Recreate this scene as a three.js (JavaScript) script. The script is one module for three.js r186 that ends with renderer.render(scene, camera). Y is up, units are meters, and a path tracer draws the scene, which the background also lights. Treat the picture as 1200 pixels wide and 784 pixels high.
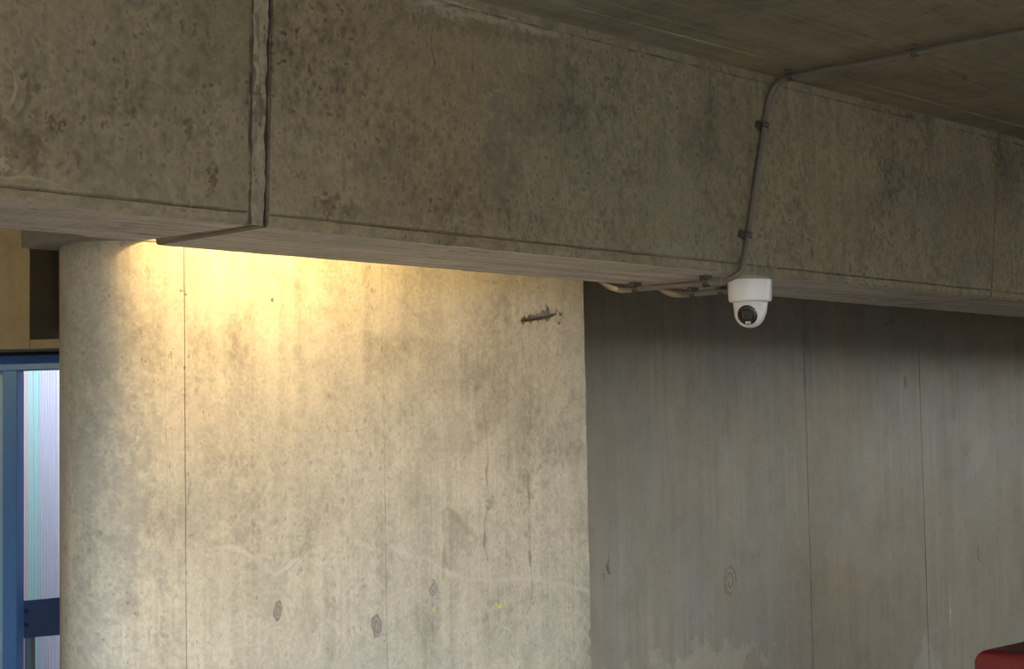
import * as THREE from 'three';
import { RectAreaLightUniformsLib } from 'three/addons/lights/RectAreaLightUniformsLib.js';
import { RoundedBoxGeometry } from 'three/addons/geometries/RoundedBoxGeometry.js';
import { mergeGeometries } from 'three/addons/utils/BufferGeometryUtils.js';
import { Brush, Evaluator, SUBTRACTION } from 'three-bvh-csg';

// ------------------------------------------------------------------ camera, sky, exposure
const scene = new THREE.Scene();
const camera = new THREE.PerspectiveCamera(23.42, 1200 / 784, 0.05, 200);
camera.position.set(0, 1.6, 0);
camera.up.set(-0.0308, 0.998, 0.0547);
camera.lookAt(0.7193, 1.6 + 0.0609, -0.6920);
scene.add(camera);
const renderer = new THREE.WebGLRenderer({ antialias: true });
renderer.toneMapping = THREE.LinearToneMapping;
renderer.toneMappingExposure = 0.92;
renderer.shadowMap.enabled = true;
RectAreaLightUniformsLib.init();
scene.background = new THREE.Color(0.88, 0.94, 1.0);   // even overcast sky, seen by the room only through the side opening
scene.backgroundIntensity = 58;
const LAMP_WARM = new THREE.Color(1.0, 0.70, 0.30), LAMP_SOFT = new THREE.Color(1.0, 0.74, 0.42), LAMP_COOL = new THREE.Color(0.86, 0.95, 1.0);

// ------------------------------------------------------------------ small tools
const used = {};
function numbered(n) { const k = used[n] = (used[n] ?? -1) + 1; return k ? n + '_' + String(k).padStart(3, '0') : n; }
function mesh(name, geo, mat, parent) {
  const m = new THREE.Mesh(geo, mat); m.castShadow = m.receiveShadow = true;
  m.name = parent ? name : numbered(name); (parent ?? scene).add(m); return m;
}
function group(name, x = 0, y = 0, z = 0) { const g = new THREE.Group(); g.name = numbered(name); g.position.set(x, y, z); scene.add(g); return g; }
function structure(o, label) { o.userData.kind = 'structure'; if (label) o.userData.label = label; return o; }
function tag(o, label, category, grp) { o.userData.label = label; o.userData.category = category; if (grp) o.userData.group = grp; return o; }
function rng(seed) { let s = seed >>> 0; return () => { s = (s + 0x6D2B79F5) >>> 0; let t = s; t = Math.imul(t ^ (t >>> 15), t | 1); t ^= t + Math.imul(t ^ (t >>> 7), t | 61); return ((t ^ (t >>> 14)) >>> 0) / 4294967296; }; }
const hash = (i, j, s) => { let h = Math.imul(i, 374761393) + Math.imul(j, 668265263) + Math.imul(s, 2147483647 ^ 0x9E3779B9); h = Math.imul(h ^ (h >>> 13), 1274126177); return ((h ^ (h >>> 16)) >>> 0) / 4294967296; };
function noise(x, y, s) {
  const i = Math.floor(x), j = Math.floor(y); let u = x - i, v = y - j; u = u * u * (3 - 2 * u); v = v * v * (3 - 2 * v);
  const a = hash(i, j, s), b = hash(i + 1, j, s), c = hash(i, j + 1, s), d = hash(i + 1, j + 1, s);
  return (a + (b - a) * u) * (1 - v) + (c + (d - c) * u) * v - 0.5;
}
const fbm = (x, y, s, o = 4) => { let a = 1, t = 0, n = 0; for (let k = 0; k < o; k++) { t += a * noise(x, y, s + k); n += a; a *= 0.55; x *= 2.03; y *= 2.03; } return t / n; };
const clamp = (x, a = 0, b = 1) => Math.min(b, Math.max(a, x)), step = (a, b, x) => { const t = clamp((x - a) / (b - a)); return t * t * (3 - 2 * t); };
const toSRGB = (v) => v <= 0.0031308 ? v * 12.92 : 1.055 * Math.pow(v, 1 / 2.4) - 0.055;
function planarUV(geo, map) {            // map(x, y, z) -> [u, v]
  const p = geo.attributes.position, uv = new Float32Array(p.count * 2);
  for (let i = 0; i < p.count; i++) { const t = map(p.getX(i), p.getY(i), p.getZ(i)); uv[2 * i] = t[0]; uv[2 * i + 1] = t[1]; }
  geo.setAttribute('uv', new THREE.BufferAttribute(uv, 2)); return geo;
}
function boxAt(x0, y0, z0, x1, y1, z1) { const g = new THREE.BoxGeometry(x1 - x0, y1 - y0, z1 - z0); g.translate((x0 + x1) / 2, (y0 + y1) / 2, (z0 + z1) / 2); return g; }
function softBox(x0, y0, z0, x1, y1, z1, r = 0.004) { const g = new RoundedBoxGeometry(x1 - x0, y1 - y0, z1 - z0, 2, r); g.translate((x0 + x1) / 2, (y0 + y1) / 2, (z0 + z1) / 2); return g; }
const V = (...a) => new THREE.Vector3(...a);
function tube(points, r, seg = 40, tension = 0.5) { return new THREE.TubeGeometry(new THREE.CatmullRomCurve3(points.map((p) => V(...p)), false, 'catmullrom', tension), seg, r, 12, false); }

// ------------------------------------------------------------------ concrete: colour and relief computed over a window of the surface, in metres
// marks: ['blot', x, y, rx, ry, colour, strength, rough]   ['line', points, width, colour, strength, wobble, depth]
function concrete(o) {
  const { x0, y0, w, h, W, H, base, seed, rough = 0.93 } = o, N = W * H, col = new Float32Array(N * 3), hgt = new Float32Array(N);
  const mott = o.mottle ?? 0.2, streak = o.streak ?? 0.1, along = o.along ?? 'y', grain = o.grain ?? 0.08, warm = o.warm ?? 0.05, dirt = o.dirt ?? 0, speck = o.speck ?? 0.2, fineness = o.fine ?? 1, sx = w / W, sy = h / H;
  for (let j = 0, k = 0; j < H; j++) for (let i = 0; i < W; i++, k++) {
    const x = x0 + (i + 0.5) * sx, y = y0 + (j + 0.5) * sy;
    const big = fbm(x * 2.1, y * 2.1, seed, 4), mid = fbm(x * 11, y * 9, seed + 10, 3), fine = noise(x * 150, y * 150, seed + 20), dust = hash(i, j, seed + 21) - 0.5;
    const st = along === 'y' ? noise(x * 34, y * 1.6, seed + 30) + 0.7 * noise(x * 110, y * 3.5, seed + 31) : noise(x * 2.2, y * 60, seed + 30) + 0.8 * noise(x * 6, y * 170, seed + 31);
    const worn = step(0.05, 0.32, fbm(x * 5.2 + big * 2, y * 3.8, seed + 40, 4));
    let t = 1 + mott * (1.1 * big + 0.8 * mid) + streak * st * (0.6 + big) + grain * (fine * 0.9 + dust * 0.9) - dirt * worn * (0.6 + 0.9 * (noise(x * 90, y * 60, seed + 41) + 0.5));
    const sp = fbm(x * 42 * fineness, y * 34 * fineness, seed + 25, 3), gate = 0.65 + 1.1 * fbm(x * 6, y * 5, seed + 28, 3); t += speck * (1.5 * sp * gate - 1.1 * step(0.16, 0.34, sp) * gate); t = Math.max(0.2, t);
    const hue = warm * fbm(x * 1.7, y * 1.3, seed + 50, 3) * 2;
    col[3 * k] = base[0] * t * (1 + hue); col[3 * k + 1] = base[1] * t; col[3 * k + 2] = base[2] * t * (1 - hue * 1.3);
    hgt[k] = 0.62 + 0.22 * speck * sp + 0.10 * mid + 0.05 * fine + 0.05 * st + 0.03 * dust - dirt * 0.08 * worn;
  }
  const R = rng(seed + 99);
  const put = (k, c, a, dh = 0) => { a = clamp(a); for (let q = 0; q < 3; q++) col[3 * k + q] += (c[q] - col[3 * k + q]) * a; hgt[k] += dh; };
  function blot(x, y, rx, ry, c, a, rgh = 0.5, dh = 0, sd = 1) {
    const m = 1.5; const i0 = Math.max(0, Math.floor((x - rx * m - x0) / sx)), i1 = Math.min(W - 1, Math.ceil((x + rx * m - x0) / sx)), j0 = Math.max(0, Math.floor((y - ry * m - y0) / sy)), j1 = Math.min(H - 1, Math.ceil((y + ry * m - y0) / sy));
    for (let j = j0; j <= j1; j++) for (let i = i0; i <= i1; i++) {
      const px = x0 + (i + 0.5) * sx, py = y0 + (j + 0.5) * sy, s = Math.min(rx, ry);
      const d = Math.hypot((px - x) / rx, (py - y) / ry) + rgh * 1.3 * (noise(px / s * 1.2, py / s * 1.2, seed + sd) + 0.8 * noise(px / s * 3.1, py / s * 3.1, seed + sd + 1) + 0.5 * noise(px * 160, py * 160, seed + sd + 2));
      const f = 1 - step(0.72, 1.02, d); if (f > 0) put(j * W + i, c, f * a * (0.8 + 0.6 * (noise(px * 120, py * 120, seed + 7))), dh * f);
    }
  }
  function line(pts, wd, c, a, wob = 0.004, dh = -0.1) {
    let L = 0;
    for (let s = 0; s + 1 < pts.length; s++) {
      const [ax, ay] = pts[s], [bx, by] = pts[s + 1], len = Math.hypot(bx - ax, by - ay), n = Math.max(2, Math.ceil(len / Math.min(sx, sy) / 0.7));
      for (let q = 0; q < n; q++) {
        const t = q / n, l = L + len * t, nx = -(by - ay) / len, ny = (bx - ax) / len, off = wob * 2 * fbm(l * 22, pts[0][0] * 7, seed + 60, 3);
        const px = ax + (bx - ax) * t + nx * off, py = ay + (by - ay) * t + ny * off, ww = wd * (0.65 + 1.5 * (noise(l * 28, 3.3, seed + 61) + 0.35) ** 2 + 0.4 * noise(l * 90, 1, seed + 62)), aa = a * clamp(0.75 + 1.2 * noise(l * 17, 9.1, seed + 63));
        const r = Math.max(ww / 2, 0.5 * sx), i0 = Math.floor((px - r - x0) / sx), i1 = Math.ceil((px + r - x0) / sx), j0 = Math.floor((py - r - y0) / sy), j1 = Math.ceil((py + r - y0) / sy);
        for (let j = Math.max(0, j0); j <= Math.min(H - 1, j1); j++) for (let i = Math.max(0, i0); i <= Math.min(W - 1, i1); i++) {
          const d = Math.hypot(x0 + (i + 0.5) * sx - px, y0 + (j + 0.5) * sy - py) / r; if (d < 1.0) { const f = (1 - d * d) * 0.35; put(j * W + i, c, aa * f, dh * f * 0.5); }
        }
      }
      L += len;
    }
  }
  // blow holes and specks, a few sizes
  for (const [count, rmin, rmax, tall, a, dark] of o.pores ?? []) for (let n = 0; n < count * w * h; n++) {
    const r = rmin + (rmax - rmin) * R() ** 3, c = base.map((b) => b * dark); blot(x0 + R() * w, y0 + R() * h, r, r * (1 + (tall - 1) * R()), c, a * (0.5 + 0.5 * R()), 0.45, -Math.min(0.25, 0.0006 / r), n % 50);
  }
  (o.marks ?? []).forEach((m, n) => m[0] === 'blot' ? blot(m[1], m[2], m[3], m[4], m[5], m[6], m[7] ?? 0.5, m[8] ?? 0, 70 + n) : line(m[1], m[2], m[3], m[4], m[5], m[6]));
  const c8 = new Uint8Array(N * 4), b8 = new Uint8Array(N * 4);
  for (let k = 0; k < N; k++) {
    for (let q = 0; q < 3; q++) c8[4 * k + q] = Math.round(255 * toSRGB(clamp(col[3 * k + q], 0.004, 0.95)));
    const b = Math.round(255 * clamp(hgt[k])); b8[4 * k] = b8[4 * k + 1] = b8[4 * k + 2] = b; c8[4 * k + 3] = b8[4 * k + 3] = 255;
  }
  const T = (d, srgb) => { const t = new THREE.DataTexture(d, W, H, THREE.RGBAFormat); t.wrapS = t.wrapT = THREE.MirroredRepeatWrapping; t.magFilter = THREE.LinearFilter; t.minFilter = THREE.LinearMipmapLinearFilter; t.generateMipmaps = true; if (srgb) t.colorSpace = THREE.SRGBColorSpace; t.needsUpdate = true; return t; };
  const mat = new THREE.MeshStandardMaterial({ map: T(c8, true), bumpMap: T(b8), bumpScale: o.bump ?? 0.006, roughness: rough, metalness: 0 });
  mat.userData.window = [x0, y0, w, h];
  return mat;
}
const uvIn = (mat, a, b) => { const [x0, y0, w, h] = mat.userData.window; return [(a - x0) / w, (b - y0) / h]; };
const uvXY = (geo, mat) => planarUV(geo, (x, y) => uvIn(mat, x, y)), uvXZ = (geo, mat) => planarUV(geo, (x, y, z) => uvIn(mat, x, z));

// ------------------------------------------------------------------ colours (linear)
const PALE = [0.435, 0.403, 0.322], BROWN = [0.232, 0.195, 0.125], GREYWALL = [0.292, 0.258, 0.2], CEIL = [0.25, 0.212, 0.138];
const RUST = [0.075, 0.05, 0.026], DIRT_AND_SHADE = [0.075, 0.064, 0.045], LIME = [0.5, 0.47, 0.4];

const pierMat = concrete({
  x0: 1.7, y0: 0.7, w: 2.1, h: 1.5, W: 1536, H: 1096, base: PALE, seed: 11, mottle: 0.32, streak: 0.24, grain: 0.2, warm: 0.05, speck: 0.38, fine: 1.4, dirt: 0.2, bump: 0.004,
  pores: [[260, 0.0012, 0.004, 2.0, 0.75, 0.42], [500, 0.0008, 0.002, 1.5, 0.55, 0.55]],
  marks: [
    // grey-green weathering with a mottled outline
    ['blot', 2.06, 1.75, 0.055, 0.16, [0.27, 0.255, 0.21], 0.42, 1.0], ['blot', 2.01, 1.52, 0.05, 0.16, [0.27, 0.26, 0.22], 0.45, 1.0], ['blot', 2.12, 1.40, 0.06, 0.15, [0.28, 0.27, 0.24], 0.4, 1.0], ['blot', 2.16, 1.58, 0.035, 0.13, [0.28, 0.265, 0.22], 0.4, 1.0],
    ['blot', 2.02, 1.08, 0.05, 0.18, [0.3, 0.29, 0.26], 0.45, 1.1], ['blot', 2.35, 1.42, 0.10, 0.10, [0.32, 0.305, 0.26], 0.3, 1.0], ['blot', 2.5, 1.22, 0.09, 0.06, [0.33, 0.31, 0.28], 0.32, 1.0], ['blot', 2.62, 1.44, 0.14, 0.05, [0.35, 0.325, 0.26], 0.3, 1.0],
    ['blot', 3.19, 1.60, 0.045, 0.07, [0.31, 0.285, 0.22], 0.42, 0.9], ['blot', 3.155, 1.73, 0.05, 0.05, [0.34, 0.31, 0.245], 0.35, 0.9], ['blot', 3.2, 1.31, 0.045, 0.055, [0.29, 0.27, 0.225], 0.5, 0.8], ['blot', 3.02, 1.42, 0.03, 0.14, [0.33, 0.305, 0.245], 0.35, 0.9],
    ['blot', 3.05, 1.24, 0.02, 0.1, [0.32, 0.30, 0.25], 0.4, 0.9], ['blot', 3.5, 1.12, 0.08, 0.03, [0.33, 0.31, 0.27], 0.35, 1.0], ['blot', 2.93, 1.3, 0.05, 0.05, [0.35, 0.33, 0.28], 0.3, 1.0], ['blot', 3.43, 1.62, 0.03, 0.2, [0.35, 0.325, 0.265], 0.3, 1.0],
    ['blot', 2.7, 1.0, 0.2, 0.06, [0.33, 0.32, 0.3], 0.3, 1.0], ['blot', 3.3, 0.98, 0.2, 0.05, [0.34, 0.32, 0.28], 0.3, 1.0],
    // run marks and the rust-brown loop
    ['line', [[3.288, 1.86], [3.282, 1.74], [3.296, 1.62], [3.301, 1.53]], 0.010, [0.28, 0.25, 0.19], 0.35, 0.004, -0.1],
    ['line', [[3.301, 1.534], [3.292, 1.449], [3.308, 1.404], [3.29, 1.376], [3.281, 1.279], [3.294, 1.235]], 0.014, [0.22, 0.195, 0.155], 0.36, 0.006, -0.06], ['blot', 3.305, 1.405, 0.02, 0.016, [0.22, 0.2, 0.16], 0.6, 0.9],
    ['line', [[3.452, 1.87], [3.472, 1.769], [3.484, 1.668], [3.465, 1.517], [3.469, 1.392]], 0.011, [0.27, 0.24, 0.185], 0.4, 0.005, -0.1],
    ['line', [[3.465, 1.48], [3.469, 1.392], [3.464, 1.243], [3.476, 1.142], [3.46, 1.079]], 0.012, [0.22, 0.195, 0.155], 0.36, 0.006, -0.06], ['blot', 3.475, 1.42, 0.016, 0.012, [0.23, 0.2, 0.16], 0.55, 0.9],
    ['line', [[3.118, 1.195], [3.116, 1.289], [3.122, 1.384], [3.135, 1.395], [3.204, 1.344], [3.247, 1.31], [3.246, 1.269]], 0.026, [0.28, 0.24, 0.175], 0.18, 0.016, -0.02],
    ['line', [[3.12, 1.289], [3.128, 1.241], [3.167, 1.196]], 0.020, [0.28, 0.245, 0.185], 0.2, 0.012, -0.02],
    ['line', [[3.63, 1.797], [3.61, 1.771], [3.591, 1.755]], 0.004, [0.2, 0.17, 0.12], 0.7, 0.004, -0.3],
    // lime tide line
    ['line', [[2.375, 1.336], [2.434, 1.315], [2.486, 1.295], [2.531, 1.251], [2.566, 1.264], [2.636, 1.298], [2.706, 1.304], [2.737, 1.251], [2.736, 1.18]], 0.022, [0.52, 0.50, 0.455], 0.22, 0.010, 0.02],
    ['line', [[2.92, 1.3], [2.99, 1.27], [3.07, 1.25], [3.134, 1.213], [3.217, 1.185], [3.355, 1.179], [3.463, 1.176], [3.573, 1.149], [3.73, 1.116]], 0.022, [0.52, 0.495, 0.435], 0.22, 0.010, 0.02],
    ['line', [[2.593, 1.257], [2.587, 1.15], [2.6, 1.106]], 0.014, [0.52, 0.50, 0.45], 0.2, 0.006, 0.02], ['line', [[2.43, 1.3], [2.42, 1.2], [2.44, 1.12]], 0.007, [0.58, 0.56, 0.51], 0.4, 0.004, 0.05],
    ['line', [[2.56, 1.25], [2.62, 1.29], [2.66, 1.34]], 0.008, [0.28, 0.265, 0.235], 0.4, 0.004, -0.05], ['line', [[2.28, 1.505], [2.264, 1.42], [2.262, 1.3]], 0.010, [0.25, 0.235, 0.2], 0.45, 0.002, -0.1],
    ['line', [[2.263, 1.56], [2.264, 1.35]], 0.007, [0.2, 0.185, 0.15], 0.5, 0.001, -0.1], ['line', [[2.905, 1.45], [2.905, 0.9]], 0.006, [0.24, 0.22, 0.18], 0.5, 0.001, -0.1], ['line', [[2.905, 2.05], [2.905, 1.62]], 0.004, [0.3, 0.27, 0.2], 0.35, 0.001, -0.05],
    ['line', [[2.205, 1.86], [2.21, 1.4]], 0.006, [0.3, 0.28, 0.22], 0.35, 0.003, -0.1], ['line', [[2.178, 2.06], [2.18, 0.9]], 0.005, [0.33, 0.31, 0.26], 0.35, 0.001, -0.1],
    // holes, chips and specks
    ['blot', 2.254, 1.958, 0.006, 0.004, DIRT_AND_SHADE, 0.85, 0.6, -0.3], ['blot', 2.268, 1.949, 0.003, 0.003, DIRT_AND_SHADE, 0.7, 0.6, -0.3], ['blot', 2.531, 1.948, 0.004, 0.005, DIRT_AND_SHADE, 0.9, 0.6, -0.3], ['line', [[2.46, 1.945], [2.531, 1.947]], 0.0025, [0.3, 0.26, 0.18], 0.4, 0.002, -0.1],
    ['blot', 2.697, 2.032, 0.003, 0.003, DIRT_AND_SHADE, 0.7, 0.6], ['blot', 2.86, 2.054, 0.003, 0.005, DIRT_AND_SHADE, 0.7, 0.6], ['blot', 2.871, 1.992, 0.009, 0.009, [0.2, 0.17, 0.11], 0.55, 1.0], ['blot', 2.16, 1.996, 0.008, 0.015, [0.26, 0.24, 0.18], 0.6, 0.4, -0.15],
    ['blot', 2.145, 1.79, 0.003, 0.005, [0.16, 0.12, 0.07], 0.8, 0.5], ['blot', 2.155, 1.785, 0.003, 0.003, [0.16, 0.12, 0.07], 0.7, 0.5], ['blot', 2.263, 1.772, 0.004, 0.005, DIRT_AND_SHADE, 0.7, 0.5], ['blot', 2.917, 1.485, 0.004, 0.004, DIRT_AND_SHADE, 0.6, 0.5],
    ['blot', 2.7, 1.753, 0.003, 0.003, DIRT_AND_SHADE, 0.6, 0.5], ['blot', 2.736, 1.765, 0.003, 0.003, DIRT_AND_SHADE, 0.6, 0.5], ['blot', 2.2, 1.255, 0.012, 0.02, [0.3, 0.28, 0.24], 0.6, 0.8], ['blot', 2.2, 1.25, 0.004, 0.007, LIME, 0.7, 0.5],
    ['line', [[2.17, 1.84], [2.15, 1.78], [2.145, 1.74]], 0.003, [0.25, 0.22, 0.15], 0.5, 0.003, -0.1], ['line', [[2.545, 1.385], [2.54, 1.36]], 0.003, DIRT_AND_SHADE, 0.6, 0.001, -0.1],
    ['line', [[3.66, 2.05], [3.664, 1.62], [3.655, 0.9]], 0.005, [0.34, 0.31, 0.25], 0.4, 0.002, -0.2], ['line', [[3.69, 1.52], [3.685, 1.46]], 0.005, [0.2, 0.17, 0.13], 0.6, 0.002, -0.1],
    ['line', [[3.55, 1.14], [3.555, 1.1]], 0.008, [0.56, 0.54, 0.5], 0.6, 0.002, 0.05],
    // yellow paint flecks
    ['blot', 3.336, 1.102, 0.010, 0.006, [0.75, 0.58, 0.06], 0.95, 0.9], ['blot', 3.325, 1.109, 0.004, 0.004, [0.7, 0.56, 0.1], 0.9, 0.9], ['blot', 3.077, 1.116, 0.006, 0.006, [0.6, 0.54, 0.14], 0.7, 1.1],
    // dark blots deepen the break round the exposed bar: shade put into the colour
    ['blot', 3.46, 1.932, 0.012, 0.012, DIRT_AND_SHADE, 0.9, 1.0], ['blot', 3.49, 1.937, 0.012, 0.010, DIRT_AND_SHADE, 0.95, 0.8], ['blot', 3.53, 1.945, 0.014, 0.012, DIRT_AND_SHADE, 0.75, 1.0], ['blot', 3.567, 1.958, 0.014, 0.018, DIRT_AND_SHADE, 0.85, 1.0], ['blot', 3.6, 1.957, 0.008, 0.006, DIRT_AND_SHADE, 0.8, 0.9], ['blot', 3.625, 1.956, 0.008, 0.012, DIRT_AND_SHADE, 0.8, 0.9], ['blot', 3.616, 1.93, 0.005, 0.005, DIRT_AND_SHADE, 0.8, 0.9],
  ],
});
const beamMat = concrete({
  x0: 1.22, y0: 1.98, w: 3.9, h: 0.60, W: 2048, H: 480, base: BROWN, seed: 41, mottle: 0.36, streak: 0.2, grain: 0.22, warm: 0.10, dirt: 0.2, speck: 0.8, fine: 1.6, bump: 0.006,
  pores: [[90, 0.002, 0.011, 2.2, 0.6, 0.5], [420, 0.001, 0.004, 2.2, 0.6, 0.45]],
  marks: [
    ['blot', 1.449, 2.151, 0.016, 0.016, RUST, 0.7, 1.0], ['line', [[1.452, 2.14], [1.455, 2.118]], 0.006, RUST, 0.6, 0.002, 0], ['blot', 1.722, 2.175, 0.009, 0.018, RUST, 0.75, 0.8], ['blot', 1.778, 2.088, 0.011, 0.022, RUST, 0.8, 0.8], ['blot', 1.785, 2.105, 0.004, 0.012, RUST, 0.6, 0.8],
    ['blot', 2.056, 2.056, 0.024, 0.034, [0.10, 0.062, 0.03], 0.7, 0.9], ['blot', 2.11, 2.055, 0.03, 0.016, DIRT_AND_SHADE, 0.5, 1.0], ['blot', 1.408, 2.085, 0.012, 0.045, [0.12, 0.07, 0.035], 0.6, 0.9], ['blot', 1.49, 2.09, 0.008, 0.016, [0.11, 0.06, 0.03], 0.6, 0.9], ['blot', 1.36, 2.06, 0.05, 0.03, [0.13, 0.08, 0.045], 0.55, 1.0], ['blot', 1.6, 2.08, 0.06, 0.025, [0.15, 0.125, 0.08], 0.45, 1.0],
    ['line', [[1.3, 2.064], [1.35, 2.05], [1.4, 2.047], [1.48, 2.036]], 0.009, [0.36, 0.31, 0.2], 0.3, 0.016, 0.05], ['line', [[1.38, 2.05], [1.4, 2.07]], 0.012, [0.34, 0.3, 0.2], 0.5, 0.006, 0.1], ['blot', 1.345, 2.065, 0.02, 0.012, [0.42, 0.37, 0.26], 0.6, 1.0],
    ['line', [[1.386, 2.255], [1.4, 2.22], [1.395, 2.18], [1.375, 2.15]], 0.014, [0.13, 0.105, 0.065], 0.5, 0.005, -0.1], ['line', [[1.35, 2.25], [1.372, 2.225], [1.376, 2.2], [1.36, 2.17]], 0.01, [0.34, 0.31, 0.22], 0.5, 0.006, 0.1],
    ['line', [[1.612, 2.255], [1.645, 2.247], [1.668, 2.241]], 0.004, DIRT_AND_SHADE, 0.7, 0.002, -0.2], ['blot', 1.525, 2.303, 0.006, 0.009, DIRT_AND_SHADE, 0.7, 0.8], ['blot', 1.586, 2.29, 0.004, 0.007, DIRT_AND_SHADE, 0.7, 0.8],
    // lime bloom along the slab joint and the damp beneath it
    ['line', [[2.28, 2.512], [2.35, 2.52], [2.44, 2.515], [2.5, 2.52], [2.6, 2.525], [2.75, 2.522]], 0.020, [0.34, 0.3, 0.235], 0.24, 0.022, 0.04], ['blot', 2.42, 2.51, 0.05, 0.014, [0.38, 0.335, 0.26], 0.45, 1.1, 0.05], ['blot', 2.53, 2.515, 0.06, 0.012, [0.38, 0.335, 0.26], 0.45, 1.1, 0.05], ['blot', 2.64, 2.52, 0.05, 0.009, [0.36, 0.32, 0.25], 0.4, 1.1, 0.04], ['blot', 2.35, 2.525, 0.03, 0.012, [0.36, 0.32, 0.25], 0.4, 1.1, 0.04], ['line', [[2.34, 2.525], [2.42, 2.535], [2.5, 2.53]], 0.012, [0.4, 0.36, 0.29], 0.45, 0.008, 0.1],
    ['blot', 2.36, 2.488, 0.07, 0.02, [0.115, 0.095, 0.06], 0.5, 1.0], ['blot', 2.5, 2.495, 0.08, 0.02, [0.12, 0.1, 0.06], 0.5, 1.0], ['blot', 2.66, 2.497, 0.08, 0.015, [0.12, 0.1, 0.06], 0.5, 1.0], ['blot', 2.82, 2.498, 0.06, 0.012, [0.13, 0.11, 0.07], 0.4, 1.0],
    ['blot', 2.545, 2.28, 0.03, 0.10, [0.125, 0.112, 0.085], 0.55, 1.0], ['blot', 2.53, 2.16, 0.045, 0.06, [0.14, 0.125, 0.095], 0.5, 1.0], ['blot', 2.6, 2.22, 0.016, 0.12, [0.14, 0.125, 0.09], 0.45, 1.0], ['blot', 2.24, 2.20, 0.1, 0.06, [0.16, 0.138, 0.095], 0.35, 1.0],
    ['blot', 2.576, 2.078, 0.010, 0.03, [0.09, 0.075, 0.045], 0.6, 0.9], ['blot', 2.646, 2.084, 0.008, 0.024, [0.1, 0.08, 0.05], 0.5, 0.9], ['blot', 2.36, 2.05, 0.02, 0.02, [0.13, 0.105, 0.07], 0.5, 0.9],
    ['blot', 3.782, 2.083, 0.008, 0.018, [0.1, 0.085, 0.06], 0.65, 0.9], ['blot', 3.57, 2.086, 0.006, 0.010, DIRT_AND_SHADE, 0.6, 0.9], ['blot', 4.058, 2.06, 0.006, 0.012, DIRT_AND_SHADE, 0.6, 0.9],
    ['blot', 4.54, 2.33, 0.03, 0.09, [0.15, 0.14, 0.12], 0.45, 1.0], ['blot', 4.47, 2.2, 0.04, 0.09, [0.155, 0.145, 0.122], 0.4, 1.0], ['blot', 4.72, 2.39, 0.05, 0.07, [0.12, 0.112, 0.095], 0.5, 1.0], ['blot', 4.66, 2.1, 0.06, 0.05, [0.15, 0.14, 0.115], 0.4, 1.0], ['blot', 4.95, 2.4, 0.05, 0.12, [0.13, 0.122, 0.105], 0.45, 1.0],
    ['line', [[4.63, 2.085], [4.628, 2.04]], 0.007, [0.05, 0.045, 0.035], 0.7, 0.001, -0.2], ['line', [[4.55, 2.06], [4.548, 2.04]], 0.006, DIRT_AND_SHADE, 0.6, 0.001, -0.1],
    ['line', [[2.35, 2.47], [2.345, 2.43], [2.355, 2.39]], 0.007, DIRT_AND_SHADE, 0.6, 0.004, -0.2], ['line', [[2.47, 2.46], [2.47, 2.39]], 0.006, DIRT_AND_SHADE, 0.55, 0.003, -0.2],
    ['line', [[2.2, 2.532], [2.7, 2.53], [3.4, 2.529], [5.1, 2.532]], 0.0055, [0.085, 0.072, 0.05], 0.75, 0.002, -0.4],
  ],
});
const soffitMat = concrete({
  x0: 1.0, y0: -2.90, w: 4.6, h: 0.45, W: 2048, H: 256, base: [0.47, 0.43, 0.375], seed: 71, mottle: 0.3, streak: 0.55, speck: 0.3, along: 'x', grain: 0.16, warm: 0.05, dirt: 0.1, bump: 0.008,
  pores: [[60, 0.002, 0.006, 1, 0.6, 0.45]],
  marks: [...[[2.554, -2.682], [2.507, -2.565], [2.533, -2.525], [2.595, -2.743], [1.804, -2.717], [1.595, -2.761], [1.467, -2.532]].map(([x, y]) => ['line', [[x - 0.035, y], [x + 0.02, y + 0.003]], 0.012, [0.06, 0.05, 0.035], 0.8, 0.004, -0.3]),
    ['blot', 2.952, -2.577, 0.03, 0.03, [0.42, 0.39, 0.34], 0.5, 1.0], ['blot', 4.5, -2.7, 0.25, 0.05, [0.17, 0.155, 0.125], 0.5, 1.0], ['blot', 3.95, -2.66, 0.2, 0.06, [0.2, 0.175, 0.13], 0.4, 1.0]],
});
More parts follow.
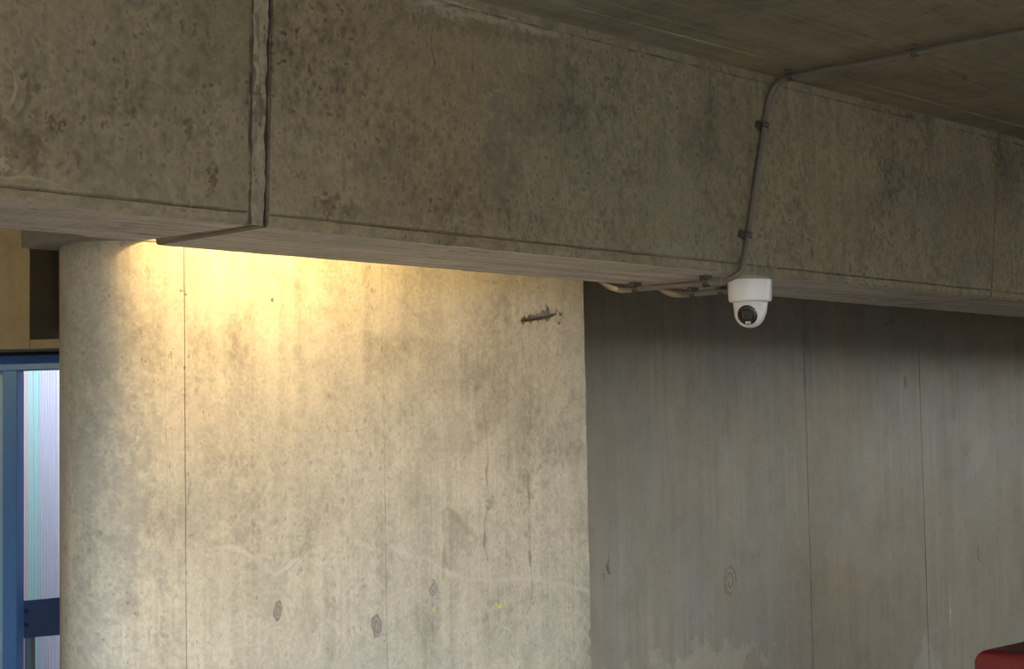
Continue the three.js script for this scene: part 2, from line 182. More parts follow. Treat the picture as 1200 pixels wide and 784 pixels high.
const wallMat = concrete({
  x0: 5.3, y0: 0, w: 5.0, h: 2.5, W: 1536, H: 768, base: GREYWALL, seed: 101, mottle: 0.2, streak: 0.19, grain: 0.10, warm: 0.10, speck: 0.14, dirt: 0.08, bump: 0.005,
  pores: [[24, 0.004, 0.010, 1.5, 0.5, 0.55], [60, 0.002, 0.004, 1.6, 0.5, 0.5]],
  marks: [
    ['blot', 5.76, 0.96, 0.014, 0.03, [0.05, 0.04, 0.025], 0.8, 0.8], ['blot', 5.73, 0.93, 0.008, 0.02, [0.05, 0.04, 0.025], 0.7, 0.8], ['line', [[5.78, 1.15], [5.77, 0.98]], 0.012, [0.15, 0.125, 0.08], 0.6, 0.006, -0.1], ['blot', 8.362, 2.211, 0.02, 0.012, DIRT_AND_SHADE, 0.7, 1.0], ['blot', 8.3, 2.195, 0.03, 0.006, DIRT_AND_SHADE, 0.5, 1.0],
    ['blot', 5.99, 0.7, 0.08, 0.28, [0.272, 0.242, 0.177], 0.4, 1.0], ['blot', 6.12, 1.5, 0.08, 0.5, [0.299, 0.272, 0.211], 0.35, 1.0], ['blot', 5.72, 1.2, 0.05, 1.0, [0.299, 0.252, 0.163], 0.4, 0.9], ['blot', 7.0, 1.0, 0.16, 0.22, [0.313, 0.292, 0.238], 0.35, 1.0],
    ['line', [[8.45, 2.1], [8.46, 1.2]], 0.02, [0.272, 0.224, 0.156], 0.35, 0.01, 0], ['line', [[7.95, 2.0], [7.96, 1.0]], 0.03, [0.299, 0.279, 0.218], 0.3, 0.01, 0], ['line', [[8.05, 1.9], [8.06, 1.2]], 0.02, [0.299, 0.272, 0.211], 0.3, 0.01, 0], ['line', [[7.8, 1.8], [7.8, 0.9]], 0.018, [0.299, 0.265, 0.197], 0.3, 0.008, 0],
    ['line', [[6.15, 1.3], [6.14, 0.5]], 0.012, [0.231, 0.201, 0.143], 0.5, 0.006, -0.1], ['line', [[6.8, 0.78], [6.8, 0.3]], 0.012, [0.258, 0.231, 0.170], 0.5, 0.006, -0.1], ['line', [[7.44, 0.9], [7.43, 0.2]], 0.03, [0.218, 0.197, 0.150], 0.45, 0.006, -0.1], ['line', [[8.66, 1.4], [8.65, 0.4]], 0.02, [0.272, 0.252, 0.204], 0.4, 0.006, -0.1],
    ['blot', 8.62, 0.19, 0.20, 0.17, [0.46, 0.44, 0.40], 0.4, 0.55], ['line', [[8.93, 0.62], [8.93, 0.38]], 0.018, [0.612, 0.598, 0.544], 0.5, 0.004, 0.05], ['blot', 8.0, 1.0, 0.3, 0.3, [0.340, 0.326, 0.292], 0.3, 1.0], ['blot', 9.3, 1.4, 0.25, 0.35, [0.354, 0.343, 0.306], 0.35, 1.0], ['blot', 6.35, 0.4, 0.5, 0.12, [0.517, 0.469, 0.354], 0.35, 0.9],  // the wide warm blot paints a pool of light at the wall foot
    ['line', [[9.3, 1.65], [9.25, 1.63]], 0.012, DIRT_AND_SHADE, 0.6, 0.003, -0.1], ['line', [[9.33, 1.3], [9.3, 1.3]], 0.012, DIRT_AND_SHADE, 0.6, 0.003, -0.1],
  ],
});
const ceilMat = concrete({
  x0: 2.0, y0: -2.6, w: 3.6, h: 1.8, W: 1280, H: 640, base: CEIL, seed: 131, mottle: 0.42, streak: 0.34, speck: 0.35, along: 'x', grain: 0.12, warm: 0.08, dirt: 0.14, bump: 0.007,
  pores: [[60, 0.003, 0.008, 1, 0.6, 0.5]],
  marks: [['line', [[3.0, -1.93], [3.6, -2.1], [4.2, -2.16]], 0.02, [0.33, 0.29, 0.2], 0.3, 0.02, 0.1], ['line', [[3.69, -2.17], [3.76, -2.15]], 0.012, [0.06, 0.05, 0.035], 0.7, 0.006, -0.2], ['line', [[3.74, -2.1], [3.95, -2.12], [4.1, -2.16]], 0.014, [0.09, 0.08, 0.055], 0.5, 0.02, -0.2], ['line', [[3.62, -2.22], [3.7, -2.2]], 0.012, [0.07, 0.06, 0.04], 0.6, 0.006, -0.2]],
});
const roomMat = concrete({ x0: 0, y0: 0, w: 4, h: 3, W: 768, H: 576, base: [0.27, 0.25, 0.205], seed: 171, mottle: 0.25, streak: 0.12, dirt: 0.1, bump: 0.005 });
const fillerMat = concrete({ x0: 1.84, y0: 1.98, w: 0.12, h: 0.62, W: 160, H: 640, base: [0.27, 0.232, 0.16], seed: 201, mottle: 0.6, streak: 0.35, grain: 0.3, dirt: 0.45, speck: 0.9, bump: 0.010, pores: [[900, 0.001, 0.004, 3, 0.7, 0.35]],
  marks: [['line', [[1.863, 2.0], [1.878, 2.58]], 0.007, [0.06, 0.048, 0.03], 0.9, 0.002, -0.3], ['line', [[1.900, 2.0], [1.920, 2.58]], 0.011, [0.05, 0.04, 0.026], 0.9, 0.004, -0.4], ['line', [[1.884, 2.42], [1.892, 2.28], [1.89, 2.2]], 0.012, [0.13, 0.105, 0.07], 0.35, 0.008, -0.05], ['line', [[1.868, 2.48], [1.873, 2.26]], 0.012, [0.14, 0.11, 0.07], 0.35, 0.008, -0.05], ['blot', 1.885, 2.24, 0.012, 0.04, [0.1, 0.08, 0.055], 0.6, 0.9], ['blot', 1.893, 2.33, 0.008, 0.05, [0.34, 0.3, 0.2], 0.5, 0.9]] });
const floorMat = new THREE.MeshStandardMaterial({ color: new THREE.Color(0.23, 0.2, 0.155), roughness: 0.85 });

// ------------------------------------------------------------------ the room: floor, slab, walls
structure(mesh('floor', boxAt(-2.7, -0.2, -10.9, 13.3, 0, 2.2), floorMat));
{
  const c = structure(group('ceiling'));
  mesh('slab', boxAt(-2.7, 2.585, -10.9, 13.3, 2.85, 2.25), roomMat, c);
  uvXZ(c.children[0].geometry, roomMat);
  const R = rng(5), seams = [2.1, 1.6, 1.0, 0.4, -0.2, -0.8, -1.45, -2.068, -2.372, -2.49];
  for (let k = 0; k + 1 < seams.length; k++) { const drop = 0.0025 * R(); mesh('board_panel', uvXZ(softBox(-2.5, 2.555 - drop, seams[k + 1] + 0.002, 13, 2.59, seams[k] - 0.002, 0.003), ceilMat), ceilMat, c); }
}
// side wall, and the wall behind the viewer with the wide low opening that lets daylight in
const OPEN = [-1.7, 0.8, 0.2, 1.97], FAR = [9.4, 10.9, 1.3, 2.4];   // x from, x to, sill, head
{
  const w = structure(group('wall_left'));
  const add = (...b) => mesh('wall_panel', planarUV(boxAt(...b), (x, y, z) => [(z + x) / 4, y / 3]), roomMat, w);
  add(-2.75, 0, -10.9, -2.5, 2.6, 2.25);
  const b = structure(group('wall_back')), back = (...q) => mesh('wall_panel', uvXY(boxAt(...q), roomMat), roomMat, b);
  back(-2.5, 0, 2.0, OPEN[0], 2.59, 2.25); back(OPEN[1], 0, 2.0, FAR[0], 2.59, 2.25); back(FAR[1], 0, 2.0, 13.3, 2.59, 2.25); back(FAR[0], FAR[3], 2.0, FAR[1], 2.59, 2.25); back(FAR[0], 0, 2.0, FAR[1], FAR[2], 2.25); back(OPEN[0], OPEN[3], 2.0, OPEN[1], 2.59, 2.25); back(OPEN[0], 0, 2.0, OPEN[1], OPEN[2], 2.25);
  const r = structure(group('wall_right')); mesh('wall_panel', planarUV(boxAt(13.05, 0, -5.2, 13.3, 2.59, 2.0), (x, y, z) => [z / 4, y / 3]), roomMat, r);
  structure(mesh('ground', boxAt(-60, -0.35, 2.26, 60, -0.15, 90), new THREE.MeshStandardMaterial({ color: new THREE.Color(0.07, 0.07, 0.07), roughness: 0.95 })));
}
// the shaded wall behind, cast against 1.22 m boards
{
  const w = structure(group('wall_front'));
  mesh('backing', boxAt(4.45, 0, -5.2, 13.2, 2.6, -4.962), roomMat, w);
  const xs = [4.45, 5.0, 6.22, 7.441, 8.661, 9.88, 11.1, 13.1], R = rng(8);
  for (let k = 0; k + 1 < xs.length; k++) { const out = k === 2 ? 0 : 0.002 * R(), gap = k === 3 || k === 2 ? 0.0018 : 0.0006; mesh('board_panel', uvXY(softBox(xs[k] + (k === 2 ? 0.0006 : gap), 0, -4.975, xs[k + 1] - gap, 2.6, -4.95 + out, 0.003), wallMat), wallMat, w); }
  const plugMat = new THREE.MeshStandardMaterial({ color: new THREE.Color(0.33, 0.275, 0.21), roughness: 0.95 }), plugPale = new THREE.MeshStandardMaterial({ color: new THREE.Color(0.3, 0.265, 0.21), roughness: 0.95 });
  for (const [x, y, rx, ry, m] of [[6.707, 0.833, 0.05, 0.075, plugMat], [9.31, 0.8, 0.022, 0.05, plugPale], [8.504, 1.862, 0.024, 0.036, plugMat]]) tiePlug(w, x, y, -4.948, rx, ry, m);
}
function tiePlug(parent, x, y, z, rx, ry, mat) {       // mortar plug of a form tie: shallow ring and dished middle
  const g = new THREE.LatheGeometry([[0, 0.0022], [0.3, 0.0020], [0.5, 0.0006], [0.66, 0.0028], [0.8, 0.0006], [0.92, 0.0026], [1.05, -0.003]].map(([r, h]) => new THREE.Vector2(r, h)), 22);
  const p = g.attributes.position; for (let i = 0; i < p.count; i++) { const n = 1 + 0.5 * noise(p.getX(i) * 2.1 + x * 9, p.getZ(i) * 2.1 + y * 9, 4); p.setX(i, p.getX(i) * n); p.setZ(i, p.getZ(i) * n); }
  const rings = [0.95, 0.8, 0.55, 1.0, 0.6, 0.8, 0.62], cc = new Float32Array(p.count * 3); for (let i = 0; i < p.count; i++) cc.fill(rings[i % 7] * (0.85 + 0.5 * (noise(i * 0.37, x * 5, 6) + 0.5)), 3 * i, 3 * i + 3); g.setAttribute('color', new THREE.BufferAttribute(cc, 3)); mat.vertexColors = true;
  g.rotateX(Math.PI / 2); g.scale(rx, ry, 1); g.computeVertexNormals(); g.translate(x, y, z); return mesh('tie_hole_plug', g, mat, parent);
}
// ------------------------------------------------------------------ the pale pier with a rounded nose
{
  const pier = structure(group('wall_pier'));
  const zf = -3.28, zb = -3.566, r = 0.143, cx = 2.175, top = 2.071;
  const nose = new THREE.CylinderGeometry(r, r, top, 40, 1, true, Math.PI, Math.PI); nose.translate(cx, top / 2, zf - r);   // the half turned to -x
  planarUV(nose, (x, y, z) => { const a = Math.atan2(z - (zf - r), -(x - cx)); return uvIn(pierMat, cx - (Math.PI / 2 - a) * r, y); });
  mesh('rounded_nose', nose, pierMat, pier);
  mesh('core', boxAt(cx, 0, zb, 3.722, top, zf - 0.012), roomMat, pier);
  const panels = [[cx, 2.2634, 0], [2.2652, 2.9038, 0], [2.9056, 3.73, 1]];
  for (const [x0, x1, last] of panels) {
    const s = new THREE.Shape(), R = rng(33); s.moveTo(x0, 0); s.lineTo(x1, 0);
    if (last) { for (let y = 0.02; y < top - 0.01; y += 0.012) { let d = 0.0022 * R() + 0.003 * fbm(y * 14, 2, 5, 3); if (Math.abs(y - 0.99) < 0.012 || Math.abs(y - 0.93) < 0.02) d -= 0.010 * R() + 0.004; s.lineTo(x1 + d, y); } }
    s.lineTo(x1, top); s.lineTo(x0, top); s.closePath();
    let g = new THREE.ExtrudeGeometry(s, { depth: 0.0385, bevelEnabled: true, bevelSize: 0.0004, bevelThickness: 0.0006, bevelOffset: -0.0004, bevelSegments: 1 });
    g.translate(0, 0, zf - 0.0391);
    if (last) g = spall(g, zf);
    g = uvXY(g, pierMat);
    mesh('board_panel', g, pierMat, pier);
  }
  const pm = new THREE.MeshStandardMaterial({ color: new THREE.Color(0.30, 0.28, 0.24), roughness: 0.95 }), pl = new THREE.MeshStandardMaterial({ color: new THREE.Color(0.36, 0.34, 0.29), roughness: 0.95 });
  tiePlug(pier, 2.538, 1.163, zf + 0.0015, 0.012, 0.026, pm); tiePlug(pier, 2.867, 1.092, zf + 0.0015, 0.016, 0.032, pm); tiePlug(pier, 3.075, 1.177, zf + 0.0015, 0.017, 0.021, pl);
  // the square head that the pier carries, up to the slab
  const head = structure(group('wall_pier_head'));
  mesh('head_block', planarUV(softBox(1.99, top, zb - 0.004, 3.735, 2.6, zf, 0.004), (x, y, z) => [(x + z) / 4, y / 3]), roomMat, head);
  // the bar laid bare in the break
  mesh('exposed_bar', tube([[3.458, 1.932, zf - 0.006], [3.5, 1.937, zf - 0.0045], [3.56, 1.945, zf - 0.0045], [3.60, 1.953, zf - 0.006]], 0.004, 20), new THREE.MeshStandardMaterial({ color: new THREE.Color(0.06, 0.04, 0.025), roughness: 0.9 }), pier);
}
function spall(geo, zf) {                    // breaks a ragged slot out of the panel
  const mat = new THREE.MeshStandardMaterial(), ev = new Evaluator(); ev.useGroups = false; ev.attributes = ['position', 'normal', 'uv'];
  let a = new Brush(geo, mat); a.updateMatrixWorld();
  const cut = (pts, depth) => {
    const s = new THREE.Shape(pts.map((p) => new THREE.Vector2(...p))), g = new THREE.ExtrudeGeometry(s, { depth: depth + 0.02, bevelEnabled: false }); g.translate(0, 0, zf - depth);
    const b = new Brush(g, mat); b.updateMatrixWorld(); a = ev.evaluate(a, b, SUBTRACTION); a.updateMatrixWorld();
  };
  cut([[3.447, 1.924], [3.459, 1.917], [3.468, 1.927], [3.482, 1.929], [3.490, 1.922], [3.499, 1.932], [3.517, 1.934], [3.528, 1.922], [3.536, 1.937], [3.552, 1.939], [3.562, 1.930], [3.572, 1.943], [3.592, 1.949], [3.60, 1.955], [3.589, 1.958], [3.586, 1.973], [3.577, 1.966], [3.570, 1.981], [3.559, 1.974], [3.553, 1.961], [3.543, 1.968], [3.531, 1.951], [3.513, 1.949], [3.508, 1.960], [3.499, 1.949], [3.492, 1.957], [3.484, 1.942], [3.469, 1.939], [3.463, 1.950], [3.455, 1.938], [3.446, 1.935]], 0.014);
  cut([[3.597, 1.961], [3.606, 1.962], [3.610, 1.972], [3.602, 1.969]], 0.006);
  cut([[3.616, 1.951], [3.628, 1.953], [3.635, 1.969], [3.628, 1.964], [3.622, 1.958]], 0.008);
  cut([[3.612, 1.926], [3.620, 1.925], [3.619, 1.935], [3.613, 1.934]], 0.006);
  return a.geometry;
}
// ------------------------------------------------------------------ the downstand beam: two cast lengths and a ragged mortar joint
{
  const beam = structure(group('ceiling_beam'));
  function castLength(x0b, x0t, x1b, x1t, zback, seed, notch) {
    // cross section from the slab down the face, round the arris, along the soffit and up the back: [z, y, raggedness, material]
    const prof = [[-2.480, 2.62, 0], [-2.480, 2.0335, 0], [-2.4875, 2.0295, 0.0014], [-2.4795, 2.0265, 0.0012], [-2.4795, 2.013, 0.0016], [-2.4865, 2.0045, 0.0028], [zback + 0.012, 2.0045, 0], [zback + 0.003, 2.0062, 0.0024], [zback, 2.012, 0.0022], [zback, 2.62, 0]];
    const n = Math.round((x1b - x0b) / 0.012), front = [], soff = [];
    const at = (i, k) => {
      const [z, y, rag] = prof[k], t = i / n, f = clamp((y - 2.0) / 0.55), x = (x0b + (x0t - x0b) * f) * (1 - t) + (x1b + (x1t - x1b) * f) * t;
      let zz = z + rag * 2.2 * fbm(x * 26, k * 3.1, seed, 3) + (k < 2 ? 0.003 * noise(x * 1.3, y * 4, seed) : 0), yy = y + rag * 1.6 * fbm(x * 31, k * 5.7 + 9, seed, 3);
      if (k >= 6 && k <= 8) { zz += 0.010 * fbm(x * 3, 1, seed + 3, 3); const chip = Math.max(0, noise(x * 55, 4.4, seed + 5) - 0.34); zz += chip * 0.05; yy += chip * 0.03;
        if (notch && x > 1.83) { const q = step(1.83, 1.895, x); yy += 0.012 * q; zz += 0.02 * q; } }
      return [x, yy, zz];
    };
    const strips = { front: [], soff: [] };
    for (let k = 0; k + 1 < prof.length; k++) {
      const pos = [], idx = [];
      const rows = k === 0 ? 14 : 1;
      for (let s = 0; s <= rows; s++) for (let i = 0; i <= n; i++) { const a = at(i, k), b = at(i, k + 1), t = s / rows; pos.push(a[0] + (b[0] - a[0]) * t, a[1] + (b[1] - a[1]) * t, a[2] + (b[2] - a[2]) * t); }
      for (let s = 0; s < rows; s++) for (let i = 0; i < n; i++) { const q = s * (n + 1) + i; idx.push(q, q + n + 1, q + 1, q + 1, q + n + 1, q + n + 2); }
      const g = new THREE.BufferGeometry(); g.setAttribute('position', new THREE.Float32BufferAttribute(pos, 3)); g.setIndex(idx); g.computeVertexNormals();
      (k <= 4 || k >= 8 ? strips.front : strips.soff).push(g);
    }
    for (const i of [0, n]) {               // end caps
      const pts = prof.map((_, k) => at(i, k)), pos = pts.flat(), idx = [], contour = pts.map((p) => new THREE.Vector2(p[2], p[1]));
      for (const f of THREE.ShapeUtils.triangulateShape(contour, [])) idx.push(...(i ? f : [f[2], f[1], f[0]]));
      const g = new THREE.BufferGeometry(); g.setAttribute('position', new THREE.Float32BufferAttribute(pos, 3)); g.setIndex(idx); g.computeVertexNormals(); strips.front.push(g);
    }
    const seg = mesh('cast_length', uvXY(mergeGeometries(strips.front), beamMat), beamMat, beam);
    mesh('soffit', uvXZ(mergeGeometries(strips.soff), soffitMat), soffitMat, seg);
    return seg;
  }
  castLength(-2.5, -2.5, 1.856, 1.870, -2.815, 3, true);
  castLength(1.906, 1.928, 4.799, 4.909, -2.862, 7, false);
  castLength(4.8065, 4.9165, 13.05, 13.05, -2.862, 12, false);
  // ragged mortar filling between the first two lengths
  const pos = [], idx = [], rows = 70, cols = 16;
  for (let j = 0; j <= rows; j++) for (let i = 0; i <= cols; i++) {
    const y = 2.0065 + 0.56 * j / rows, f = clamp((y - 2) / 0.55), xl = 1.856 + 0.014 * f, xr = 1.906 + 0.022 * f, t = i / cols, edge = Math.min(t, 1 - t) * cols;
    pos.push(xl + (xr - xl) * t, y, -2.4815 + (edge < 1.5 && t < 0.5 ? -0.012 : 0) + (edge < 1.5 && t > 0.5 ? -0.005 - 0.012 * Math.max(0, noise(y * 22, 2, 9) + 0.1) : 0) + 0.006 * fbm(y * 32, t * 5, 17, 4));
  }
  for (let j = 0; j < rows; j++) for (let i = 0; i < cols; i++) { const q = j * (cols + 1) + i; idx.push(q, q + 1, q + cols + 1, q + 1, q + cols + 2, q + cols + 1); }
  const g = new THREE.BufferGeometry(); g.setAttribute('position', new THREE.Float32BufferAttribute(pos, 3)); g.setIndex(idx); g.computeVertexNormals();
  const fill = mesh('joint_filler', uvXY(g, fillerMat), fillerMat, beam);
  const under = boxAt(1.8565, 2.0115, -2.815, 1.9055, 2.6, -2.4955); mesh('filler_core', planarUV(under, (x, y, z) => uvIn(fillerMat, x, y - z)), fillerMat, fill);
}
// ------------------------------------------------------------------ left background: spandrel wall, blue frame, crash barrier, bright corrugated lobby
const blue = new THREE.MeshStandardMaterial({ color: new THREE.Color(0.085, 0.25, 0.70), roughness: 0.38, metalness: 0.1 });
{
  const dir = V(0.16, 0, 0.23).normalize(), nrm = V(-dir.z, 0, dir.x);        // along the facade, and out of it towards the parking
  const p0 = V(3.57, 0, -6.325), ang = -Math.atan2(dir.z, dir.x);
  const slab = (s0, s1, y0, y1, d0, d1, name, mat, parent) => { const g = softBox(s0, y0, d0, s1, y1, d1, 0.004); planarUV(g, (x, y) => [x / 4, y / 3]); g.rotateY(ang); g.translate(p0.x, 0, p0.z); return mesh(name, g, mat, parent); };
  const w = structure(group('wall_spandrel'));
  // local frame: x along the facade, z to its right-hand side (towards the lobby is negative)
  slab(-4.2, 0.0, 2.0, 2.62, -0.33, 0, 'wall_panel', roomMat, w);
  slab(0.0, 1.6, 2.085, 2.62, -0.33, -0.27, 'wall_panel', roomMat, w);
  slab(0.0, 1.6, 2.0, 2.04, -0.33, 0, 'ledge', roomMat, w);
  slab(-4.2, -1.9, 0, 2.0, -0.33, 0, 'wall_panel', roomMat, w);

  const win = structure(group('window_1'), 'blue metal frame under the concrete spandrel');
  slab(-3.0, 1.6, 1.917, 1.984, -0.27, -0.20, 'head_rail', blue, win);
  slab(-0.226, -0.157, 0, 1.917, -0.27, -0.20, 'post', blue, win);
  slab(1.2, 1.27, 0, 1.917, -0.27, -0.20, 'post', blue, win);
  slab(-3.0, 1.6, 1.984, 1.9995, -0.265, -0.215, 'packing_strip', new THREE.MeshStandardMaterial({ color: new THREE.Color(0.03, 0.035, 0.045), roughness: 0.8 }), win);
  slab(-1.9, -0.228, 0, 1.917, -0.275, -0.255, 'infill_panel', new THREE.MeshStandardMaterial({ color: new THREE.Color(0.3, 0.52, 0.85), roughness: 0.45 }), win);
  // crash barrier end on its round post, following the ramp behind the frame
  const steel = new THREE.MeshStandardMaterial({ color: new THREE.Color(0.05, 0.065, 0.1), roughness: 0.6, metalness: 0.2 });
  const bar = group('crash_barrier', p0.x, 0, p0.z); bar.rotation.y = ang;
  tag(bar, 'dark flat barrier plate with two bolts on a grey post, beside the blue post', 'barrier');
  const pl = softBox(0, -0.0865, -0.606, 1.1, 0.0865, -0.594, 0.003); pl.rotateZ(0.087); pl.translate(-0.345, 0.77, 0); mesh('plate', pl, steel, bar);
  for (const y of [0.812, 0.749]) { const b = new THREE.CylinderGeometry(0.012, 0.013, 0.014, 6); b.rotateX(Math.PI / 2); b.translate(-0.306, y, -0.588); mesh('bolt', b, new THREE.MeshStandardMaterial({ color: new THREE.Color(0.012, 0.014, 0.02), roughness: 0.5 }), bar); }
  const po = new THREE.CylinderGeometry(0.024, 0.024, 0.84, 20); po.translate(-0.303, 0.42, -0.632); mesh('post', po, new THREE.MeshStandardMaterial({ color: new THREE.Color(0.2, 0.22, 0.22), roughness: 0.5, metalness: 0.4 }), bar);
}
// lobby: corrugated sheets of slightly different tints, closed behind
{
  const lob = structure(group('wall_lobby'));
  mesh('backing', planarUV(boxAt(5.26, 0, -10.9, 5.4, 2.6, -5.0), (x, y, z) => [z / 4, y / 3]), roomMat, lob);
  const shell = structure(group('wall_end')); mesh('wall_panel', uvXY(boxAt(-2.7, 0, -11.1, 5.4, 2.6, -10.85), roomMat), roomMat, shell);
  const tint = { rose: [0.80, 0.66, 0.70], white: [0.80, 0.80, 0.86], aqua: [0.56, 0.80, 0.84], lilac: [0.72, 0.70, 0.86] }, tints = {};
  for (const k in tint) tints[k] = new THREE.MeshStandardMaterial({ color: new THREE.Color(...tint[k]), roughness: 0.55 });
  const sheets = [[-10.8, -10.2, 'white'], [-10.2, -9.63, 'rose'], [-9.63, -9.345, 'white'], [-9.345, -9.275, 'rose'], [-9.275, -9.205, 'aqua'], [-9.20, -9.135, 'aqua'], [-9.13, -8.93, 'lilac'], [-8.925, -8.6, 'white'], [-8.595, -8.0, 'aqua'], [-7.995, -7.4, 'lilac'], [-7.395, -6.8, 'white'], [-6.795, -6.2, 'rose'], [-6.195, -5.2, 'white']];
  for (const [z0, z1, t] of sheets) {
    const n = Math.max(2, Math.round((z1 - z0) / 0.034)), s = new THREE.Shape(), p = (z1 - z0) / n; s.moveTo(z0, 0.03);
    for (let i = 0; i < n; i++) { s.lineTo(z0 + p * (i + 0.02), 0); s.lineTo(z0 + p * (i + 0.62), 0); s.lineTo(z0 + p * (i + 0.72), 0.012); s.lineTo(z0 + p * (i + 0.92), 0.012); }
    s.lineTo(z1, 0); s.lineTo(z1, 0.03); s.closePath();
    const g = new THREE.ExtrudeGeometry(s, { depth: 2.5, bevelEnabled: false });
    g.applyMatrix4(new THREE.Matrix4().makeBasis(V(0, 0, 1), V(1, 0, 0), V(0, 1, 0))); g.translate(5.22, 0.02, 0);
    const ix = g.index; g.computeVertexNormals(); mesh('corrugated_sheet', g, tints[t], lob);
  }
}
// ------------------------------------------------------------------ lamps
function bulkhead(x, y, z, colour, power, label, glow = 1.2) {
  const l = group('bulkhead_lamp', x, y, z); tag(l, label, 'lamp');
  const body = new THREE.LatheGeometry([[0.001, 0.0], [0.115, 0.0], [0.13, -0.01], [0.13, -0.04], [0.118, -0.045], [0.001, -0.045]].map(([r, h]) => new THREE.Vector2(r, h)), 36);
  mesh('base', body, new THREE.MeshStandardMaterial({ color: new THREE.Color(0.5, 0.5, 0.48), roughness: 0.5 }), l);
  const dome = new THREE.SphereGeometry(0.108, 32, 12, 0, Math.PI * 2, Math.PI / 2, Math.PI / 2); dome.scale(1, 0.55, 1); dome.translate(0, -0.046, 0);
  const cap = new THREE.CircleGeometry(0.108, 32); cap.rotateX(-Math.PI / 2); cap.translate(0, -0.046, 0);
  mesh('diffuser', mergeGeometries([dome, cap]), new THREE.MeshStandardMaterial({ color: 0xffffff, emissive: colour, emissiveIntensity: glow, roughness: 0.4 }), l);
  const p = new THREE.PointLight(colour, power, 0, 2); p.position.set(0, -0.075, 0); p.castShadow = true; p.shadow.radius = 2.2; p.shadow.mapSize.set(1024, 1024); l.add(p);
  return l;
}
bulkhead(2.42, 2.554, -2.995, LAMP_WARM, 6.8, 'warm round lamp behind the concrete beam that lights the pale pier from above');
bulkhead(1.7, 2.554, -6.0, LAMP_WARM, 5.0, 'warm round lamp under the slab in the bay behind the pale pier');
bulkhead(-0.9, 2.554, -0.6, LAMP_SOFT, 1.3, 'round lamp under the slab over the bay left of the viewer');
bulkhead(3.4, 2.554, 1.0, LAMP_SOFT, 1.2, 'round lamp under the slab over the bay right of the viewer');
bulkhead(9.4, 2.554, 0.2, LAMP_COOL, 1.6, 'cool white round lamp under the slab over the far bays to the right');
{
  const l = group('added_panel_lamp', 4.55, 2.554, -8.2); tag(l, 'added unseen cool white panel lamp that brightens the corrugated lobby', 'lamp');  // lamp added to brighten the corrugated sheets in place of daylight
  mesh('housing', boxAt(-0.32, -0.03, -1.5, 0.32, 0, 1.5), new THREE.MeshStandardMaterial({ color: new THREE.Color(0.7, 0.7, 0.7), roughness: 0.5 }), l);
  mesh('diffuser', boxAt(-0.3, -0.034, -1.48, 0.3, -0.0301, 1.48), new THREE.MeshStandardMaterial({ color: 0xffffff, emissive: LAMP_COOL, emissiveIntensity: 1.2, roughness: 0.5 }), l);
  const a = new THREE.RectAreaLight(LAMP_COOL, 8, 0.6, 2.96); a.position.set(0, -0.04, 0); a.rotation.x = -Math.PI / 2; l.add(a);
}
// ------------------------------------------------------------------ conduits
const pvc = new THREE.MeshStandardMaterial({ color: new THREE.Color(0.155, 0.136, 0.112), roughness: 0.42 }), clipMat = new THREE.MeshStandardMaterial({ color: new THREE.Color(0.07, 0.06, 0.05), roughness: 0.6 });
function saddle(parent, p, along, out, r = 0.0078) {      // spacer block against the concrete and a strap round the tube
  const a = V(...along).normalize(), o = V(...out).normalize(), s = V().crossVectors(a, o), m = new THREE.Matrix4().makeBasis(a, o, s).setPosition(...p);
  const base = softBox(-0.009, -r - 0.011, -0.019, 0.009, -r + 0.001, 0.014, 0.002), strap = new THREE.TorusGeometry(r + 0.0015, 0.003, 8, 20, Math.PI); strap.rotateY(Math.PI / 2);
  const wide = strap.clone(); wide.translate(0.005, 0, 0); strap.translate(-0.005, 0, 0);
  const ears = [-1, 1].map((q) => softBox(-0.008, -r - 0.002, q * (r + 0.006) - 0.006, 0.008, -r + 0.003, q * (r + 0.006) + 0.006, 0.0015));
  const g = mergeGeometries([base, strap, wide, ...ears].map((q) => q.index ? q.toNonIndexed() : q)); g.applyMatrix4(m); mesh('saddle_clip', g, clipMat, parent);
}
function bend(points, radius, n = 8) {          // straight runs with rounded corners
  const P = points.map((p) => V(...p)), path = new THREE.CurvePath(); let last = P[0];
  for (let i = 1; i + 1 < P.length; i++) {
    const rr = Array.isArray(radius) ? radius[i - 1] : radius, a = P[i].clone().add(P[i - 1].clone().sub(P[i]).normalize().multiplyScalar(rr)), b = P[i].clone().add(P[i + 1].clone().sub(P[i]).normalize().multiplyScalar(rr));
    path.add(new THREE.LineCurve3(last, a)); path.add(new THREE.QuadraticBezierCurve3(a, P[i], b)); last = b;
  }
  path.add(new THREE.LineCurve3(last, P[P.length - 1])); return path;
}
function pipe(path, r) {
  const parts = path.curves.map((c) => new THREE.TubeGeometry(c, c.isLineCurve3 ? 1 : 14, r, 16, false)); return mergeGeometries(parts);
}
